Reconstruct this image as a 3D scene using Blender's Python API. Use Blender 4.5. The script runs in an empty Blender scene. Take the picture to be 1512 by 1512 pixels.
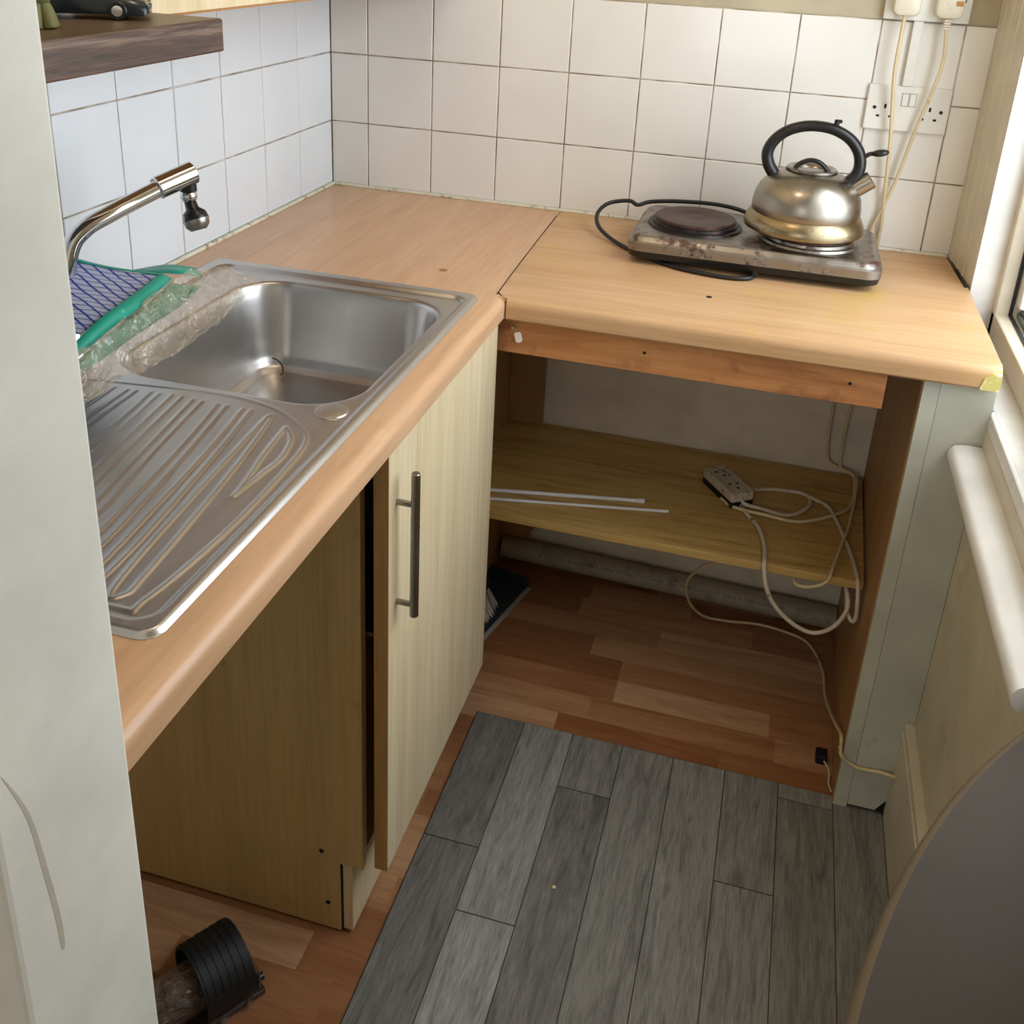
import bpy, bmesh, math, random
from mathutils import Vector, Matrix, noise
random.seed(7)
C = bpy.context.scene
COL = C.collection
PI = math.pi
WT = 0.91                      # worktop height

# ------------------------------------------------------------------ camera
cam = bpy.data.cameras.new('camera')
co = bpy.data.objects.new('camera', cam); COL.objects.link(co)
yaw, pit, rol = 0.245, -0.3782, 0.055
fw = Vector((-math.sin(yaw)*math.cos(pit), math.cos(yaw)*math.cos(pit), math.sin(pit)))
rt = Vector((math.cos(yaw), math.sin(yaw), 0)); up = rt.cross(fw)
r2 = rt*math.cos(rol)+up*math.sin(rol); u2 = -rt*math.sin(rol)+up*math.cos(rol)
mw = Matrix((r2, u2, -fw)).transposed().to_4x4(); mw.translation = (0.9935, -2.1154, 0.5745+WT)
co.matrix_world = mw
cam.sensor_width = 36; cam.sensor_fit = 'HORIZONTAL'; cam.lens = 1498.7*36/1512
cam.shift_x = (756-768.3)/1512; cam.shift_y = (486.6-756)/1512
cam.clip_start = 0.02
C.camera = co

# ------------------------------------------------------------------ world, lights, exposure
w = bpy.data.worlds.new('sky'); C.world = w; w.use_nodes = True
bg = w.node_tree.nodes['Background']; bg.inputs[0].default_value = (0.80, 0.89, 1.0, 1); bg.inputs[1].default_value = 2.2
def area(name, loc, rot, sx, sy, power, col):
    l = bpy.data.lights.new(name, 'AREA'); l.shape = 'RECTANGLE'; l.size = sx; l.size_y = sy
    l.energy = power; l.color = col
    o = bpy.data.objects.new(name, l); COL.objects.link(o); o.location = loc; o.rotation_euler = rot
    return o
area('window_daylight', (1.70, -.75, 1.62), (0, math.radians(75), 0), 1.2, 1.1, 16, (0.88, 0.94, 1.0))
area('rear_room_fill', (0.55, -3.9, 1.45), (math.radians(86), 0, 0), 1.2, 1.2, 9, (0.93, 0.96, 1.0))  # added fill light from behind the camera; the rear wall has no window
pl = bpy.data.lights.new('ceiling_bulb', 'POINT'); pl.energy = 5; pl.color = (1, .74, .5); pl.shadow_soft_size = .05
po = bpy.data.objects.new('ceiling_bulb', pl); COL.objects.link(po); po.location = (0.62, -1.0, 2.2)
C.view_settings.view_transform = 'Standard'; C.view_settings.look = 'None'
C.view_settings.exposure = 0.1; C.view_settings.gamma = 1; C.view_settings.use_curve_mapping = False

# ------------------------------------------------------------------ materials
def lin(h):
    v = [int(h[i:i+2], 16)/255 for i in (0, 2, 4)]
    return tuple(x/12.92 if x < .04045 else ((x+.055)/1.055)**2.4 for x in v)+(1,)
class NT:
    def __init__(s, name):
        s.m = bpy.data.materials.new(name); s.m.use_nodes = True
        s.t = s.m.node_tree; s.b = s.t.nodes['Principled BSDF']
    def n(s, typ, **k):
        x = s.t.nodes.new(typ)
        for a, v in k.items(): setattr(x, a, v)
        return x
    def l(s, a, b): s.t.links.new(a, b)
    def coords(s, scale, off=None):
        tc = s.n('ShaderNodeTexCoord'); mp = s.n('ShaderNodeMapping'); mp.inputs['Scale'].default_value = scale
        s.l(tc.outputs['Object'], mp.inputs['Vector'])
        if off is not None:
            ad = s.n('ShaderNodeVectorMath', operation='ADD'); s.l(tc.outputs['Object'], ad.inputs[0]); s.l(off, ad.inputs[1]); s.l(ad.outputs[0], mp.inputs['Vector'])
        return mp.outputs[0]
    def noise(s, vec, sc=1, det=4, rough=.55, dist=0):
        x = s.n('ShaderNodeTexNoise'); x.inputs['Scale'].default_value = sc; x.inputs['Detail'].default_value = det
        x.inputs['Roughness'].default_value = rough; x.inputs['Distortion'].default_value = dist
        s.l(vec, x.inputs['Vector']); return x.outputs['Fac']
    def ramp(s, fac, stops):
        r = s.n('ShaderNodeValToRGB'); e = r.color_ramp.elements
        e[0].position, e[0].color = stops[0][0], stops[0][1]
        e[1].position, e[1].color = stops[-1][0], stops[-1][1]
        for p, c in stops[1:-1]:
            q = e.new(p); q.color = c
        s.l(fac, r.inputs[0]); return r.outputs[0]
    def mix(s, f, a, b, mode='MIX'):
        x = s.n('ShaderNodeMix', data_type='RGBA', blend_type=mode)
        for i, v in ((0, f), (6, a), (7, b)):
            if isinstance(v, (int, float, tuple)): x.inputs[i].default_value = v
            else: s.l(v, x.inputs[i])
        return x.outputs[2]
    def bump(s, h, st=.2, d=.002):
        b = s.n('ShaderNodeBump'); b.inputs['Strength'].default_value = st; b.inputs['Distance'].default_value = d
        s.l(h, b.inputs['Height']); s.l(b.outputs[0], s.b.inputs['Normal'])
    def base(s, c): 
        if isinstance(c, tuple): s.b.inputs['Base Color'].default_value = c
        else: s.l(c, s.b.inputs['Base Color'])
    def pr(s, **k):
        for a, v in k.items():
            i = s.b.inputs[a.replace('_', ' ')]
            if isinstance(v, (int, float, tuple)): i.default_value = v
            else: s.l(v, i)
def grey(v): return (v, v, v, 1)
def plain(name, c, rough=.5, metal=0, dirt=None, dsc=30, dth=(.62, .72), bump=0, var=.06, coat=0):
    s = NT(name); v = s.coords((1, 1, 1))
    n = s.noise(v, 9, 5)
    c = lin(c); lo = tuple(x*(1-2.5*var) for x in c[:3])+(1,); hi = tuple(min(1, x*(1+var)) for x in c[:3])+(1,)
    col = s.ramp(n, [(.3, lo), (.7, hi)])
    if dirt:
        d = s.noise(v, dsc, 6, .65)
        f = s.ramp(d, [(dth[0], grey(0)), (dth[1], grey(1))])
        col = s.mix(f, col, lin(dirt))
    s.base(col); s.pr(Roughness=rough, Metallic=metal, Coat_Weight=coat)
    if bump: s.bump(s.noise(v, 120, 4), bump, .001)
    return s.m
def wood(name, c1, c2, c3, axis, rough=.4, long=1.6, across=26, stain=None, stsc=6, sth=(.6, .75), fig=.5, off=None, fine=.88):
    s = NT(name)
    sc = [across]*3; sc['xyz'.index(axis)] = long
    o = None
    if off:
        at = s.n('ShaderNodeAttribute', attribute_name='Col'); m = s.n('ShaderNodeVectorMath', operation='SCALE'); m.inputs[3].default_value = 9
        s.l(at.outputs['Vector'], m.inputs[0]); o = m.outputs[0]
    v = s.coords(tuple(sc), o)
    n1 = s.noise(v, 1, 5, .6, fig)
    col = s.ramp(n1, [(.28, lin(c3)), (.47, lin(c1)), (.7, lin(c2))])
    sc2 = [across*8]*3; sc2['xyz'.index(axis)] = long*6
    n2 = s.noise(s.coords(tuple(sc2), o), 1, 3)
    f = s.ramp(n2, [(.35, grey(fine)), (.6, grey(1))])
    col = s.mix(1.0, col, f, 'MULTIPLY')
    if off:
        sep = s.n('ShaderNodeSeparateColor'); s.l(at.outputs['Color'], sep.inputs[0])
        tint = s.ramp(sep.outputs[0], [(0, lin(off[0])), (.5, lin(off[1])), (1, lin(off[2]))])
        col = s.mix(1.0, col, tint, 'MULTIPLY')
    if stain:
        d = s.noise(s.coords((1, 1, 1)), stsc, 6, .6)
        f = s.ramp(d, [(sth[0], grey(0)), (sth[1], grey(.8))])
        col = s.mix(f, col, lin(stain))
        sp = s.noise(s.coords((1, 1, 1)), 190, 2, .5)
        col = s.mix(s.ramp(sp, [(.76, grey(0)), (.79, grey(.8))]), col, lin('4a3420'))
    s.base(col); s.pr(Roughness=rough); s.bump(n2, .08, .0006)
    return s.m
M = {}
def tile_mat(name, warm):
    s = NT(name); v = s.coords((1, 1, 1)); n = s.noise(v, 3, 3)
    col = s.ramp(n, [(.3, lin('e4e1d8' if warm else 'dfe5ea')), (.7, lin('eeebe4' if warm else 'eaeff3'))])
    d = s.noise(v, 26, 6, .7); col = s.mix(s.ramp(d, [(.70, grey(0)), (.78, grey(.35))]), col, lin('b8a680'))
    s.base(col); s.pr(Roughness=.16, Coat_Weight=.3); s.bump(s.noise(v, 14, 2), .06, .004); return s.m
M['tile'] = tile_mat('glazed_tile', True)
M['tile2'] = tile_mat('glazed_tile_sky_tint', False)  # left-wall copy of the tile, bluish window reflection put into its colour
s = NT('grout'); v = s.coords((1, 1, 1)); s.base(s.ramp(s.noise(v, 16, 4), [(.35, lin('7d6a55')), (.5, lin('a39684')), (.65, lin('cfc8ba'))])); s.pr(Roughness=.9); M['grout'] = s.m
M['plaster'] = plain('painted_plaster', 'e2d8c2', .7, dirt='857a63', dsc=22, dth=(.66, .8), bump=.3)
M['plaster_upper'] = plain('cream_painted_wall', 'bdb196', .7, bump=.3, dirt='a89878', dsc=8, dth=(.55, .8))
M['partition'] = plain('partition_paint', 'e9e7dc', .6, dirt='c4bcaa', dsc=7, dth=(.66, .80), bump=.15)
M['cream_gloss'] = plain('cream_gloss_paint', 'd3cab4', .35, dirt='8a7d62', dsc=34, dth=(.68, .76), bump=.5)
M['sage'] = plain('off_white_panel_paint', 'c9c9b9', .5, dirt='9a9784', dsc=16, dth=(.63, .8), bump=.4)
M['rightwall'] = plain('right_wall_paint', 'cfc6ac', .5, dirt='a89b7c', dsc=6, dth=(.58, .8), bump=.35)
M['white_gloss'] = plain('white_gloss_paint', 'f0efea', .3, dirt='8d7f66', dsc=60, dth=(.72, .77), bump=.3)
M['pvc'] = plain('window_frame_plastic', 'd8cfb8', .4, dirt='8a6f48', dsc=25, dth=(.66, .78))
M['gasket'] = plain('rubber_gasket', '14161c', .5)
M['beech_y'] = wood('beech_laminate_along_wall', 'd2a77f', 'd8b08a', 'c79a72', 'y', .30, 1.3, 13, stain='b98f63', stsc=5, sth=(.68, .85), fig=1.4)
M['beech_x'] = wood('beech_laminate_worn', 'cba276', 'd3ad82', 'bf9363', 'x', .42, 1.1, 17, stain='c9a65c', stsc=7, sth=(.57, .75), fig=.5)
M['maple_z'] = wood('maple_laminate', 'e0cca4', 'e8d7b6', 'd6c096', 'z', .45, 1.0, 26, fig=.2)
M['carcass'] = wood('cabinet_carcass_laminate', 'c9a76c', 'd0b076', 'bf9c60', 'z', .5, 1.0, 20, fig=.3, stain='8a6b3c', stsc=9, sth=(.66, .82))
M['carcass_brown'] = wood('brown_carcass_laminate', 'a87f52', 'b48a5c', '98703f', 'z', .5, 1.2, 20, fig=.3, stain='5c3f22', stsc=9, sth=(.68, .8))
M['edge_tan'] = wood('tan_edge_banding', 'b58a50', 'c29860', 'a87c42', 'z', .5)
M['pine'] = wood('pine_shelf_laminate', 'cba560', 'd8b572', 'a8823f', 'x', .5, 2.2, 30, stain='6b4c22', stsc=11, sth=(.67, .8), fig=1.8)
M['raw'] = wood('raw_timber_rail', 'bd7f4a', 'cb9059', '9c5f30', 'x', .7, 3, 28, stain='6e3c1c', stsc=12, sth=(.58, .75), fig=.6)
M['walnut'] = wood('dark_walnut_foil', '5a4234', '957a68', '31231b', 'y', .5, 4, 75, fig=.9, fine=.6)
M['walnut_top'] = wood('dark_walnut_top', '5d4b38', '685643', '4e3d2c', 'y', .4, 3, 30, fig=.3)
M['cab_edge'] = plain('varnished_edge', 'a8763e', .4)
M['floorwood'] = wood('floor_laminate', 'c49a76', 'd2ac88', 'b08662', 'x', .33, 3, 30, off=('c2a48e', 'e6d6c4', 'ffffff'), fig=1, stain='4a2d18', stsc=30, sth=(.74, .78))
M['vinyl'] = wood('grey_vinyl_planks', 'aeaeab', 'c4c4c0', '838280', 'y', .42, 5, 46, off=('b0aeaa', 'dcdcda', 'ffffff'), fig=1.2, fine=.7)
M['vinyl_gap'] = plain('vinyl_groove', '2c2a28', .6)
# steels
def steel(name, c='b4b2ae', rough=.3, axis=None, dirt=None, dth=(.6, .7), dsc=40):
    s = NT(name); v = s.coords((1, 1, 1))
    c0 = lin(c); col = s.ramp(s.noise(v, 10, 5), [(.3, tuple(x*.82 for x in c0[:3])+(1,)), (.7, c0)])
    ro = s.ramp(s.noise(v, 25, 5), [(.3, grey(rough*.75)), (.7, grey(rough*1.35))])
    s.pr(Metallic=1.0, Roughness=ro)
    if axis:
        sc = [500]*3; sc['xyz'.index(axis)] = 8
        s.bump(s.noise(s.coords(tuple(sc)), 1, 2), .12, .0005)
    if dirt:
        f = s.ramp(s.noise(v, dsc, 7, .7), [(dth[0], grey(0)), (dth[1], grey(1))])
        col = s.mix(f, col, lin(dirt)); inv = s.n('ShaderNodeMath', operation='SUBTRACT'); inv.inputs[0].default_value = 1; s.l(f, inv.inputs[1]); s.pr(Metallic=inv.outputs[0])
    s.base(col); return s.m
def sink_steel():
    s = NT('brushed_sink_steel'); v = s.coords((1, 1, 1))
    col = s.ramp(s.noise(v, 7, 3), [(.3, lin('bebbb8')), (.7, lin('cac8c5'))])
    sp = s.noise(v, 150, 2, .5); col = s.mix(s.ramp(sp, [(.74, grey(0)), (.78, grey(.5))]), col, lin('6a5c4c'))
    s.base(col); s.pr(Metallic=1.0, Roughness=s.ramp(s.noise(s.coords((60, 6, 6)), 1, 3), [(.3, grey(.30)), (.7, grey(.37))])); return s.m
M['sink'] = sink_steel()
M['chrome'] = steel('chrome', 'e0e0e0', .07)
M['handle'] = steel('brushed_nickel', 'a09c94', .28, 'z')
M['kettle'] = steel('stained_kettle_steel', 'a8a093', .30, 'z', dirt='6b5334', dth=(.67, .74), dsc=50)
M['kettle_base'] = steel('heat_tinted_kettle_steel', 'a89878', .28, None, dirt='5e3a20', dth=(.60, .72), dsc=35)
M['hob'] = steel('rusty_hob_steel', '9c968c', .34, None, dirt='4a2c20', dth=(.52, .62), dsc=30)
M['plate'] = plain('burnt_cast_iron', '3d2c27', .42, .5, dirt='5a3c30', dsc=20, dth=(.4, .7), bump=.3)
M['iron'] = plain('black_burnt_ring', '191413', .4, .3, dirt='5c2c20', dsc=60, dth=(.56, .66), bump=.4)
M['black'] = plain('black_plastic', '121213', .33)
M['black_matt'] = plain('matt_black_plastic', '0b0b0c', .6)
M['cord_black'] = plain('black_rubber_cord', '141312', .45)
M['white_pl'] = plain('white_plastic', 'e9e6dc', .35, dirt='b09a70', dsc=30, dth=(.70, .8))
M['white_rod'] = plain('white_rod_plastic', 'f2f2f4', .3)
M['old_pl'] = plain('yellowed_plastic', 'e4ddc6', .35, dirt='b59c68', dsc=26, dth=(.62, .76))
M['cord'] = plain('cream_cord', 'dcc9a0', .45, dirt='6e5233', dsc=70, dth=(.62, .7))
M['cord_white'] = plain('grubby_white_cord', 'd8cbb4', .45, dirt='5f4630', dsc=60, dth=(.60, .68))
M['dirty_pl'] = plain('grubby_white_plastic', 'c9bda4', .5, dirt='4a3826', dsc=70, dth=(.58, .64))
M['brown_tape'] = plain('brown_tape', 'c08a4a', .6)
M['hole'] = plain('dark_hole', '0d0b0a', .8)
M['sealant'] = plain('sealant', 'e2dcc8', .5, dirt='9a8458', dsc=40, dth=(.55, .66))
M['pipe'] = plain('grey_waste_pipe', 'a79f8c', .45, dirt='5d5340', dsc=14, dth=(.55, .75))
M['ink'] = plain('pipe_print', '3a342a', .6)
M['teal'] = plain('dark_teal_plastic', '26353a', .45)
M['grey_edge'] = plain('grey_rubber_lip', 'a9a29a', .6)
M['bristle'] = plain('pale_bristle', 'cfc6b6', .7)
M['table'] = plain('brown_gloss_tabletop', '3a3022', .7, dirt='40352a', dsc=3, dth=(.4, .7))
M['table_edge'] = plain('worn_table_rim', '6b5c48', .5, dirt='3a2c20', dsc=60, dth=(.68, .72))
M['scuff'] = plain('faint_brown_scuff', 'c6beae', .6)
M['ceil'] = plain('white_ceiling', 'e6e3da', .8)
M['galv'] = steel('dull_zinc', '8f989a', .5, None, dirt='20282c', dth=(.52, .6), dsc=90)
M['yellow'] = plain('bare_chipboard_end', 'dccf78', .7, dirt='f4f0d8', dsc=70, dth=(.52, .6))
M['toy_body'] = plain('black_blue_toy_enamel', '1d242c', .22, .2)
M['toy_blue'] = plain('slate_blue_toy_trim', '4a5a70', .25, .3)
M['olive'] = plain('olive_figurine', '6a6a38', .6, bump=.5)
M['blue_card'] = plain('pale_blue_card', '9fc4d8', .5)
M['smoke'] = plain('smoky_brown_plastic', '3a302c', .25)
def clear(name, c, alpha, rough=.08, ior=1.5):
    s = NT(name); s.base(lin(c)); s.pr(Roughness=rough, Alpha=alpha, Coat_Weight=1.0, Coat_Roughness=.04, IOR=ior); 
    v = s.coords((1, 1, 1)); s.bump(s.noise(v, 26, 3, .6, 1.2), 1.0, .03); return s.m
M['bag'] = clear('clear_crinkled_plastic', 'c0aa88', .42, .06, 2.3)
M['clearpl'] = clear('clear_hard_plastic', '8d7a6c', .40)
s = NT('blue_check_cloth'); tc = s.n('ShaderNodeUVMap'); sep = s.n('ShaderNodeSeparateXYZ'); s.l(tc.outputs[0], sep.inputs[0])
def stripe(s, src, n, wdt):
    a = s.n('ShaderNodeMath', operation='MULTIPLY'); a.inputs[1].default_value = n; s.l(src, a.inputs[0])
    b = s.n('ShaderNodeMath', operation='FRACT'); s.l(a.outputs[0], b.inputs[0])
    c = s.n('ShaderNodeMath', operation='LESS_THAN'); c.inputs[1].default_value = wdt; s.l(b.outputs[0], c.inputs[0]); return c.outputs[0]
hu = s.n('ShaderNodeMath', operation='MULTIPLY_ADD'); hu.inputs[1].default_value = -.74; s.l(sep.outputs[0], hu.inputs[0]); s.l(sep.outputs[1], hu.inputs[2])
vs_ = s.n('ShaderNodeMath', operation='ADD'); vs_.inputs[1].default_value = 3; s.l(hu.outputs[0], vs_.inputs[0])
bcol = s.mix(stripe(s, sep.outputs[1], 16, .2), lin('aeb2cc'), lin('5c6488'))
bcol = s.mix(stripe(s, vs_.outputs[0], 11, .2), bcol, lin('17388f'))
s.base(bcol); s.pr(Roughness=.7); M['check'] = s.m
M['green'] = plain('teal_green_edging', '1f9c84', .45, dirt='6ec4ae', dsc=40, dth=(.6, .7))

# ------------------------------------------------------------------ mesh helpers
ORG = {}
def link(name, bm, mat, parent=None, smooth=False, ang=None):
    me = bpy.data.meshes.new(name)
    org = ORG.get(parent.name, Vector((0, 0, 0))) if parent else Vector((0, 0, 0))
    if org.length: bmesh.ops.translate(bm, verts=bm.verts, vec=-org)
    bmesh.ops.recalc_face_normals(bm, faces=bm.faces)
    bm.to_mesh(me); bm.free()
    mats = mat if isinstance(mat, (list, tuple)) else [mat]
    for m in mats: me.materials.append(M[m])
    o = bpy.data.objects.new(name, me); COL.objects.link(o)
    if parent: o.parent = parent
    ORG[o.name] = org
    if smooth:
        for p in me.polygons: p.use_smooth = True
    if ang:
        for p in me.polygons: p.use_smooth = True
        try: me.set_sharp_from_angle(angle=math.radians(ang))
        except Exception: pass
    return o
def thing(name, loc, label, cat, group=None):
    o = bpy.data.objects.new(name, None); COL.objects.link(o); o.location = loc; o.empty_display_size = .03
    ORG[o.name] = Vector(loc); tag(o, label, cat, group); return o
def tag(o, label, cat, group=None):
    o['label'] = label; o['category'] = cat
    if group: o['group'] = group
    return o
def struct(o, label=None):
    o['kind'] = 'structure'
    if label: o['label'] = label
    return o
def add(bm, b2, mi=None):
    me = bpy.data.meshes.new('t'); b2.to_mesh(me); b2.free()
    old = set(bm.faces); bm.from_mesh(me); bpy.data.meshes.remove(me)
    if mi is not None:
        for f in bm.faces:
            if f not in old: f.material_index = mi
    return bm
def box(x0, x1, y0, y1, z0, z1, bev=0, seg=2, bm=None, mi=None):
    b = bmesh.new()
    bmesh.ops.create_cube(b, size=1)
    for v in b.verts:
        v.co = Vector(((x0+x1)/2+v.co.x*(x1-x0), (y0+y1)/2+v.co.y*(y1-y0), (z0+z1)/2+v.co.z*(z1-z0)))
    if bev: bmesh.ops.bevel(b, geom=list(b.edges), offset=bev, segments=seg, affect='EDGES', profile=.5)
    return add(bm, b, mi) if bm is not None else b
def catmull(pts, n=8, closed=False):
    P = [Vector(p) for p in pts]; out = []
    N = len(P)
    for i in range(N-1 if not closed else N):
        p0 = P[(i-1) % N] if (i > 0 or closed) else P[0]; p1 = P[i]; p2 = P[(i+1) % N]; p3 = P[(i+2) % N] if (i+2 < N or closed) else P[-1]
        for k in range(n):
            t = k/n
            out.append(.5*((2*p1)+(-p0+p2)*t+(2*p0-5*p1+4*p2-p3)*t*t+(-p0+3*p1-3*p2+p3)*t**3))
    if not closed: out.append(P[-1])
    return out
def tube(pts, r, seg=10, smooth_n=8, bm=None, mi=None, caps=True, ry=None, closed=False):
    P = catmull(pts, smooth_n, closed) if smooth_n else [Vector(p) for p in pts]
    b = bmesh.new(); rings = []; N = len(P)
    prev = None
    for i, p in enumerate(P):
        a = P[(i+1) % N] if (i < N-1 or closed) else P[i]; c = P[i-1] if (i > 0 or closed) else P[i]
        d = (a-c).normalized()
        if prev is None:
            ref = Vector((0, 1, 0)) if abs(d.y) < .9 else Vector((1, 0, 0))
            u = (ref-d*ref.dot(d)).normalized()
        else: u = (prev-d*prev.dot(d)).normalized()
        prev = u; vv = d.cross(u)
        rr = r(i/(N-1)) if callable(r) else r
        r_y = rr*(ry if ry else 1)
        rings.append([b.verts.new(p+u*math.cos(2*PI*k/seg)*r_y+vv*math.sin(2*PI*k/seg)*rr) for k in range(seg)])
    m = len(rings)
    for i in range(m if closed else m-1):
        A, B = rings[i], rings[(i+1) % m]
        for k in range(seg): b.faces.new((A[k], A[(k+1) % seg], B[(k+1) % seg], B[k]))
    if caps and not closed: b.faces.new(rings[0][::-1]); b.faces.new(rings[-1])
    return add(bm, b, mi) if bm is not None else b
def lathe(prof, cx, cy, seg=48, bm=None, mi=None, z0=0):
    b = bmesh.new(); rings = []
    for r, z in prof:
        if r < 1e-5: rings.append([b.verts.new((cx, cy, z0+z))])
        else: rings.append([b.verts.new((cx+r*math.cos(2*PI*k/seg), cy+r*math.sin(2*PI*k/seg), z0+z)) for k in range(seg)])
    for A, B in zip(rings, rings[1:]):
        for k in range(seg):
            q = [A[k % len(A)], A[(k+1) % len(A)], B[(k+1) % len(B)], B[k % len(B)]]
            u = []
            for x in q:
                if x not in u: u.append(x)
            if len(u) > 2: b.faces.new(u)
    return add(bm, b, mi) if bm is not None else b
def cyl(p0, p1, r, seg=20, bm=None, mi=None, bev=0):
    p0, p1 = Vector(p0), Vector(p1); d = (p1-p0).normalized(); L = (p1-p0).length
    if bev: pts = [(r-bev, 0), (r, bev), (r, L-bev), (r-bev, L)]
    else: pts = [(r, 0), (r, L)]
    b = lathe([(0, 0)]+pts+[(0, L)], 0, 0, seg)
    q = Vector((0, 0, 1)).rotation_difference(d).to_matrix().to_4x4(); q.translation = p0
    bmesh.ops.transform(b, matrix=q, verts=b.verts)
    return add(bm, b, mi) if bm is not None else b
def prism(out, axis, a0, a1, bm=None, mi=None, bev=0):
    """2D outline extruded along axis; outline coordinates are the other two axes in order"""
    b = bmesh.new(); i = 'xyz'.index(axis)
    def P(q, a):
        v = list(q); v.insert(i, a); return Vector(v)
    A = [b.verts.new(P(q, a0)) for q in out]; B = [b.verts.new(P(q, a1)) for q in out]
    b.faces.new(A); b.faces.new(B[::-1])
    n = len(out)
    for k in range(n): b.faces.new((A[k], B[k], B[(k+1) % n], A[(k+1) % n]))
    if bev:
        bmesh.ops.recalc_face_normals(b, faces=b.faces)
        bmesh.ops.bevel(b, geom=[e for e in b.edges], offset=bev, segments=2, affect='EDGES')
    return add(bm, b, mi) if bm is not None else b
def rrect(x0, x1, y0, y1, r, n=6):
    o = []
    for cx, cy, a in ((x1-r, y1-r, 0), (x0+r, y1-r, 90), (x0+r, y0+r, 180), (x1-r, y0+r, 270)):
        for k in range(n+1):
            t = math.radians(a+90*k/n); o.append((cx+r*math.cos(t), cy+r*math.sin(t)))
    return o
def quad(b, *p): b.faces.new([b.verts.new(Vector(q)) for q in p])

# ================================================================== THE SETTING
# floor laminate made of short staves running along x
def planks(name, mat, x0, x1, y0, y1, z, wd, dirn, joints, gap, parent=None, thick=0):
    b = bmesh.new(); cl = b.loops.layers.color.new('Col')
    a0, a1, c0, c1 = (x0, x1, y0, y1) if dirn == 'y' else (y0, y1, x0, x1)
    n = int(math.ceil((a1-a0)/wd-1e-6))
    for i in range(n):
        p0 = a0+i*wd; p1 = min(a1, p0+wd)
        js = [c0]+sorted(j for j in joints(i) if c0 < j < c1)+[c1]
        for q0, q1 in zip(js, js[1:]):
            g = gap/2
            col = (random.random(), random.random(), random.random(), 1)
            if dirn == 'y': f = [(p0+g, q0+g), (p1-g, q0+g), (p1-g, q1-g), (p0+g, q1-g)]
            else: f = [(q0+g, p0+g), (q1-g, p0+g), (q1-g, p1-g), (q0+g, p1-g)]
            vs = [b.verts.new((x, y, z)) for x, y in f]
            fs = [b.faces.new(vs)]
            if thick:
                lo = [b.verts.new((x, y, z-thick)) for x, y in [(u+(-.0006 if u < (f[0][0]+f[1][0])/2 else .0006), v_) for u, v_ in f]]
                for k in range(4): fs.append(b.faces.new((vs[k], lo[k], lo[(k+1) % 4], vs[(k+1) % 4])))
            for ff in fs:
                for l in ff.loops: l[cl] = col
    return b
def fj(i):
    rnd = random.Random(i*13+1); o = []; x = -1.2+rnd.random()*.3
    while x < 1.6: o.append(x); x += rnd.uniform(.24, .46)
    return o
b = planks('floor', 'floorwood', -.6, 1.45, -4.1, 0.004, 0, .0655, 'x', fj, 0)
box(-.6, 1.45, -4.1, .004, -.05, -.001, bm=b)
struct(link('floor', b, 'floorwood'))
# back wall with glazed tiles
XB = [0]+[.0877+.15*i for i in range(9)]+[1.343]
ZR = [WT+.004, WT+.1455, WT+.2951, WT+.4447]
b = box(-.15, 1.8, .006, .12, -.05, 2.45); wb = struct(link('wall_back', b, 'plaster_upper'))
b = box(-.0, 1.36, .003, .0062, 0, WT); link('plaster_below_worktop', b, 'plaster', wb)
def tiles(b, us, zs, f, n):
    for i in range(len(us)-1):
        for j in range(len(zs)-1):
            g = .0013; tz = random.uniform(-.0004, .0004); tx = random.uniform(-.0004, .0004)
            q = bmesh.new(); u0, u1, z0, z1 = us[i]+g, us[i+1]-g, zs[j]+g, zs[j+1]-g
            e = .0012
            ring0 = [q.verts.new(f(u, z, .004)) for u, z in ((u0, z0), (u1, z0), (u1, z1), (u0, z1))]
            ring1 = [q.verts.new(f(u, z, .001)) for u, z in ((u0, z0), (u1, z0), (u1, z1), (u0, z1))]
            ring2 = [q.verts.new(f(u, z, d)) for (u, z), d in zip(((u0+e, z0+e), (u1-e, z0+e), (u1-e, z1-e), (u0+e, z1-e)), (0+tz, tx, -tz, -tx))]
            for A, B in ((ring0, ring1), (ring1, ring2)):
                for k in range(4): q.faces.new((A[k], A[(k+1) % 4], B[(k+1) % 4], B[k]))
            q.faces.new(ring2); add(b, q)
b = bmesh.new(); tiles(b, XB, ZR, lambda u, z, d: Vector((u, d, z)), 1)
link('wall_tiles', b, 'tile', wb)
link('tile_grout', box(0, 1.343, .0022, .0058, WT, ZR[-1]), 'grout', wb)
# left wall
b = box(-.15, -.006, -4.1, .12, -.05, 2.45); wl = struct(link('wall_left', b, 'plaster'))
YL = sorted([0]+[-(.157+.15*i) for i in range(10)]+[-1.634]); ZL = [WT+.004, WT+.1455]+[WT+.1455+.1496*k for k in range(1, 5)]
b = bmesh.new(); tiles(b, YL, ZL, lambda u, z, d: Vector((-d, u, z)), 1)
link('wall_tiles', b, 'tile2', wl)
link('tile_grout', box(-.0058, -.0022, -1.634, 0, WT, ZL[-1]), 'grout', wl)
# partition whose end is beside the sink worktop
b = bmesh.new(); box(-.006, .6, -1.757, -1.635, 0, 2.4, bm=b, bev=.004)
pw = struct(link('wall_partition', b, 'partition'))
o = [(-1.746, 1.002), (-1.730, .957), (-1.7225, .898), (-1.7185, .849), (-1.7195, .826), (-1.7225, .829), (-1.7235, .857), (-1.7275, .905), (-1.733, .956)]
o = [(p.x, p.y) for p in catmull([(a_, b_, 0) for a_, b_ in o], 6, True)]
link('scuff_mark', prism(o, 'x', .5998, .6002), 'scuff', pw)
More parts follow.
